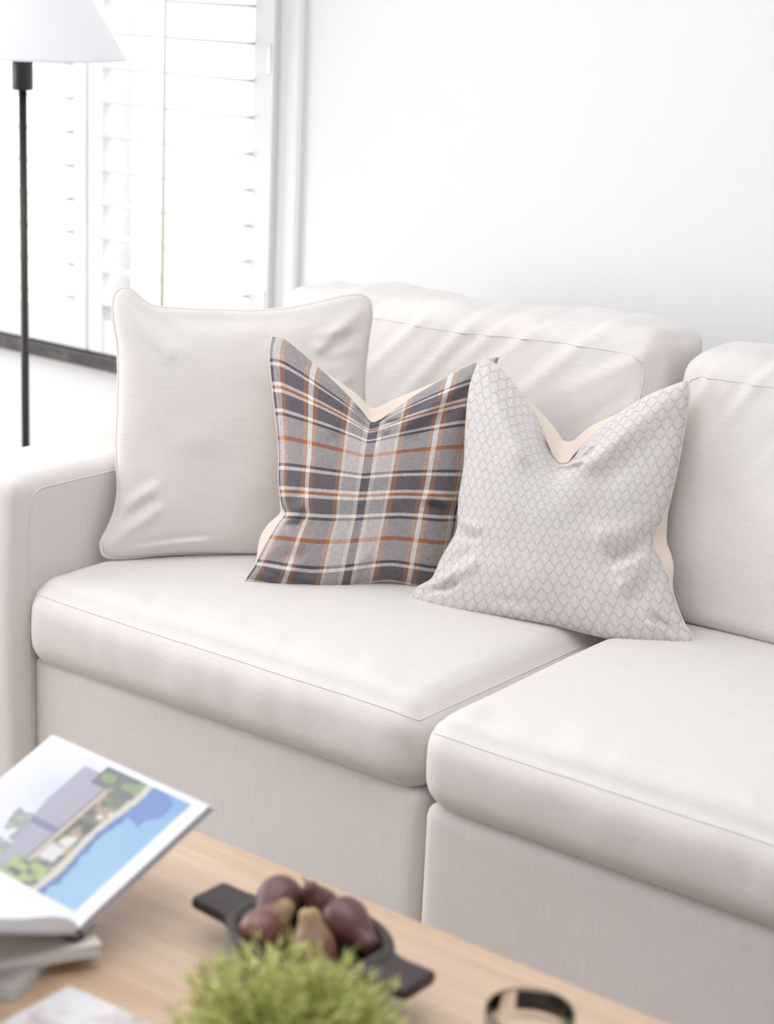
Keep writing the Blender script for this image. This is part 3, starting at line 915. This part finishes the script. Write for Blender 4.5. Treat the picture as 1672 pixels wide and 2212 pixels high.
# --- glass candle jar
jx, jy = 1.775, -.833
jar = empty('candle_jar', (jx, jy, TZ), 'clear glass candle jar at the edge of the coffee table', 'candle')
g = Mat('clear_glass', .0, .5); g.b.inputs['Transmission Weight'].default_value = 1.0; g.b.inputs['IOR'].default_value = 1.47; g.color((.98, .98, .97))
V, F = lathe([(0, 0), (.048, 0), (.0515, .003), (.0525, .008), (.0525, .098), (.0515, .1005), (.0500, .1005), (.0488, .098), (.0488, .010), (.046, .008), (0, .008)], 64)
mesh_obj('glass', V, F, g.m, jar)
V, F = lathe([(0, .0085), (.0452, .0085), (.0500, .012), (.0500, .066), (.046, .0655), (0, .0645)], 48)
mesh_obj('wax', V, F, plain('cream_candle_wax', srgb(226, 204, 176), .45, .3), jar)
V, F = tube([(0, 0, .062), (0, 0, .070), (.001, 0, .075)], .001, 6); mesh_obj('wick', V, F, M['cover_dark'], jar)
V, F = [], []
for k in range(25):
    a = math.radians(60 + k * 3.4)
    for r, z in ((.0527, .070), (.0530, .070), (.0530, .0955), (.0527, .0955)): V.append((r * math.cos(a), r * math.sin(a), z))
for k in range(24):
    for i in range(4):
        l = (i + 1) % 4; F.append((k * 4 + i, k * 4 + l, (k + 1) * 4 + l, (k + 1) * 4 + i))
lb = mesh_obj('label', V, F, plain('dark_paper_label', (.03, .02, .02), .6, .2), jar); lb['label'] = 'dark label wrapped round the far side of the jar'

# --- books
def slab(name, corner, d1, l1, d2, l2, z0, z1, mat, parent):
    """a flat block given by a corner, two edge directions and heights (world)"""
    c = Vector((*corner, 0)); a = Vector((*d1, 0)).normalized() * l1; b = Vector((*d2, 0)).normalized() * l2
    bm = bmesh.new()
    lo = [bm.verts.new((p - Vector((parent.location.x, parent.location.y, 0))) + Vector((0, 0, z0 - parent.location.z))) for p in (c, c + a, c + a + b, c + b)]
    hi = [bm.verts.new(v.co + Vector((0, 0, z1 - z0))) for v in lo]
    bm.faces.new(lo[::-1]); bm.faces.new(hi)
    for i in range(4): bm.faces.new((lo[i], lo[(i + 1) % 4], hi[(i + 1) % 4], hi[i]))
    bmesh.ops.recalc_face_normals(bm, faces=bm.faces[:])
    bmesh.ops.bevel(bm, geom=bm.edges[:], offset=min(.0012, (z1 - z0) * .3), segments=2, affect='EDGES')
    me = bpy.data.meshes.new(name); bm.to_mesh(me); bm.free(); me.materials.append(mat)
    return link(bpy.data.objects.new(name, me), parent)

def closed_book(name, corner, d1, l1, d2, l2, z0, z1, cover, label, th=.0022):
    t = empty(name, (corner[0], corner[1], z0), label, 'book')
    slab('cover', corner, d1, l1, d2, l2, z0, z0 + th, cover, t)
    slab('cover', corner, d1, l1, d2, l2, z1 - th, z1, cover, t)
    e1, e2 = Vector(d1).normalized(), Vector(d2).normalized()
    ins = .003
    slab('page_block', (corner[0] + (e1.x + e2.x) * ins, corner[1] + (e1.y + e2.y) * ins), d1, l1 - 2 * ins, d2, l2 - 2 * ins, z0 + th, z1 - th, M['paper'], t)
    return t
m = Mat('marbled_grey_cover', .55, .3)
n1 = m.noise(m.coords('Object'), 16, 4); m.color(m.ramp(n1, [(.35, srgb(196, 186, 184)), (.6, srgb(218, 211, 206))])); M['marble'] = m.m
closed_book('closed_book', (1.196, -1.106), (-.34, .94), .225, (-.94, -.34), .28, TZ, .4485, M['marble'], 'pale grey book lying flat at the bottom of the stack')
closed_book('closed_book', (1.2157, -.975), (-.88, .47), .235, (-.47, -.88), .28, .449, .4665, M['cover_beige'], 'beige cloth book between the open picture book and the pale grey book', .003)

# open picture book: spine along x, pages rise to both sides
SP = np.array([1.193, -.980, .4815]); BL_, BWd = .340, .252
book = empty('open_book', (SP[0] - BL_ / 2, SP[1], .467), 'open picture book showing a house with a blue pool, lying on two closed books', 'book', rz=math.radians(-4))
aR, aL = math.radians(23.5), math.radians(21)
def leaf_pts(d, side, off):
    """section of the opened book at distance d from the spine, off above the board"""
    a = aR if side > 0 else aL
    return (side * (d * math.cos(a) - off * math.sin(a)), d * math.sin(a) + off * math.cos(a))
def page_solid(name, side, off0, off1, w, mat, inset=.0, n=40, hump=0.0):
    V, F, UV = [], [], []
    loc = np.array(book.location)
    def pt(x, d, off):
        y, z = leaf_pts(d, side, off)
        return np.array([x, SP[1] + y, SP[2] + z - .004]) - loc
    x0, x1 = SP[0] - inset, SP[0] - BL_ + inset
    for x in (x0, x1):
        for top in (0, 1):
            for i in range(n + 1):
                d = .004 + (w - .004) * i / n
                off = off0 if not top else (off0 + (off1 - off0) * (1 - math.exp(-d / .010)) + hump * math.exp(-((d - .05) / .04) ** 2))
                V.append(pt(x, d, off))
    N = n + 1
    for i in range(n):
        F += [(i, i + 1, 2 * N + i + 1, 2 * N + i), (N + i, 3 * N + i, 3 * N + i + 1, N + i + 1), (i, N + i, N + i + 1, i + 1), (2 * N + i, 2 * N + i + 1, 3 * N + i + 1, 3 * N + i)]
    F += [(0, 2 * N, 3 * N, N), (n, N + n, 3 * N + n, 2 * N + n)]
    o = mesh_obj(name, V, F, mat, book, smooth=False)
    return o
page_solid('cover', 1, .0, .003, BWd + .004, M['cover_grey'])
page_solid('cover', -1, .0, .003, BWd + .004, M['cover_grey'])
page_solid('endpaper', 1, .003, .0042, BWd, M['cover_dark'], .002)
page_solid('page_block', 1, .0045, .0095, BWd - .002, M['paper'], .003)
page_solid('page_block', -1, .0035, .0185, BWd - .002, M['paper'], .003, hump=.004)
box('spine', (SP[0] - BL_, SP[1] - .010, .467), (SP[0], SP[1] + .010, .481), M['cover_dark'], book, .004)

def paint(a, b):
    """the printed picture: a across from the gutter, b up from the lower edge"""
    rn = lambda s, k: vnoise(np.stack([a * s, b * s], 1), k)
    col = np.empty((len(a), 3))
    def put(mask, c): col[mask] = srgb(*c)
    put(b >= 0, (214, 219, 240))
    w = np.clip(.55 + .5 * rn(3, 81) - .4 * (b - .8), 0, 1)[:, None]
    col[:] = np.array(srgb(205, 212, 240)) * (1 - w) + np.array(srgb(234, 234, 246)) * w
    bb = b + .015 * np.sin(a * 9)
    tree = (b < .80 + .05 * rn(14, 82)) & (np.abs(a - .36) < .07 + .03 * rn(20, 83)) | (b < .76 + .05 * rn(11, 84)) & (a < .20) | (b < .70 + .03 * rn(16, 85)) & (np.abs(a - .27) < .05)
    put(tree, (148, 158, 148)); put(tree & (rn(26, 86) > .2), (170, 178, 160))
    roof = (b < .62 + .10 * np.clip((a - .1) / .5, 0, 1)) & (a > .05) & (a < .93)
    put(roof, (168, 166, 180)); put(roof & (np.abs(a - .42) < .025), (120, 122, 150))
    put((b < .50) & (b > .485) & (a > .05) & (a < .9), (122, 116, 120))
    house = (b < .485)
    put(house, (198, 188, 164))
    hn = rn(22, 87); hn2 = rn(13, 88)
    inner = (b < .455) & (b > .315)
    put(house & inner, (112, 112, 100)); put(house & inner & (hn > .15), (140, 146, 112)); put(house & inner & (hn > .45), (226, 222, 214))
    put(house & inner & (hn2 < -.35), (176, 148, 120)); put(house & inner & (hn < -.5), (84, 80, 74))
    right = (a > .84) & (b < .60); put(right, (104, 106, 104)); put(right & (hn2 > .05), (132, 156, 100))
    leftg = (a < .16) & (b < .56) & (b > .31); put(leftg, (140, 160, 104)); put(leftg & (hn > .1), (172, 186, 120)); put(leftg & (hn < -.45), (90, 94, 86))
    chair = (np.abs(a - .27) < .06) & (np.abs(b - .40) < .05); put(chair, (220, 218, 220))
    put((bb < .315) & (bb >= .275), (214, 210, 196))
    pool = bb < .275
    k = np.clip(a * .8 + .25 * rn(4, 89) + .1, 0, 1)[:, None]
    pc = np.array(srgb(154, 200, 228)) * (1 - k) + np.array(srgb(122, 168, 214)) * k
    col[pool] = pc[pool]
    put(pool & (bb > .235 + .02 * rn(18, 90)), (88, 118, 176))
    put(pool & (a > .72 + .05 * rn(9, 91)) & (bb > .12 + .04 * rn(12, 92)), (98, 134, 194))
    return (col * .84 + np.array(srgb(214, 214, 224)) * .16) * .86
def printed_page():
    nx, nd = 170, 130
    xs = np.linspace(SP[0] - .003, SP[0] - BL_ + .003, nx); ds = np.linspace(.006, BWd - .003, nd)
    V, F = [], []
    loc = np.array(book.location)
    for d in ds:
        off = .0045 + .005 * (1 - math.exp(-d / .010)) + .0004
        y, z = leaf_pts(d, 1, off)
        for x in xs: V.append(np.array([x, SP[1] + y, SP[2] + z - .004]) - loc)
    for j in range(nd - 1):
        for i in range(nx - 1): F.append((j * nx + i, j * nx + i + 1, (j + 1) * nx + i + 1, (j + 1) * nx + i))
    dd, xx = np.meshgrid((ds - ds[0]) / (ds[-1] - ds[0]), (xs[0] - xs) / (xs[0] - xs[-1]), indexing='ij')
    dd, xx = dd.ravel(), xx.ravel()
    a = (dd - .06) / (.965 - .06); b = (xx - .075) / (.94 - .075)
    col = paint(np.clip(a, 0, 1), np.clip(b, 0, 1))
    out = (a < 0) | (a > 1) | (b < 0) | (b > 1)
    col[out] = (.78, .78, .81)
    m = Mat('printed_page', .45, .4)
    at2 = m.node('ShaderNodeVertexColor'); at2.layer_name = 'print'; m.color(at2.outputs[0])
    o = mesh_obj('printed_page', V, [f[::-1] for f in F], m.m, book)
    la = o.data.color_attributes.new('print', 'FLOAT_COLOR', 'POINT')
    la.data.foreach_set('color', np.concatenate([col, np.ones((len(col), 1))], 1).astype(np.float32).ravel())
    o['label'] = 'page printed with a photo of a house and blue pool'
printed_page()

# magazine lying flat in front of the books
mg = empty('magazine', (1.221, -1.036, TZ), 'pale magazine with a mottled grey cover, flat on the table in front of the books', 'magazine')
m = Mat('mottled_magazine_cover', .5, .4)
co = m.coords('Object')
n1 = m.noise(co, 20, 4, .6); n2 = m.noise(co, 55, 3)
m.color(m.ramp(n1 * .65 + n2 * .35, [(.34, srgb(160, 144, 142)), (.46, srgb(206, 198, 198)), (.56, srgb(228, 226, 228))])); M['mag'] = m.m
slab('cover', (1.221, -1.036), (1, .03), .215, (.03, -1), .285, TZ + .0042, TZ + .006, M['mag'], mg)
slab('page_block', (1.222, -1.037), (1, .03), .213, (.03, -1), .283, TZ + .0008, TZ + .0041, M['paper'], mg)
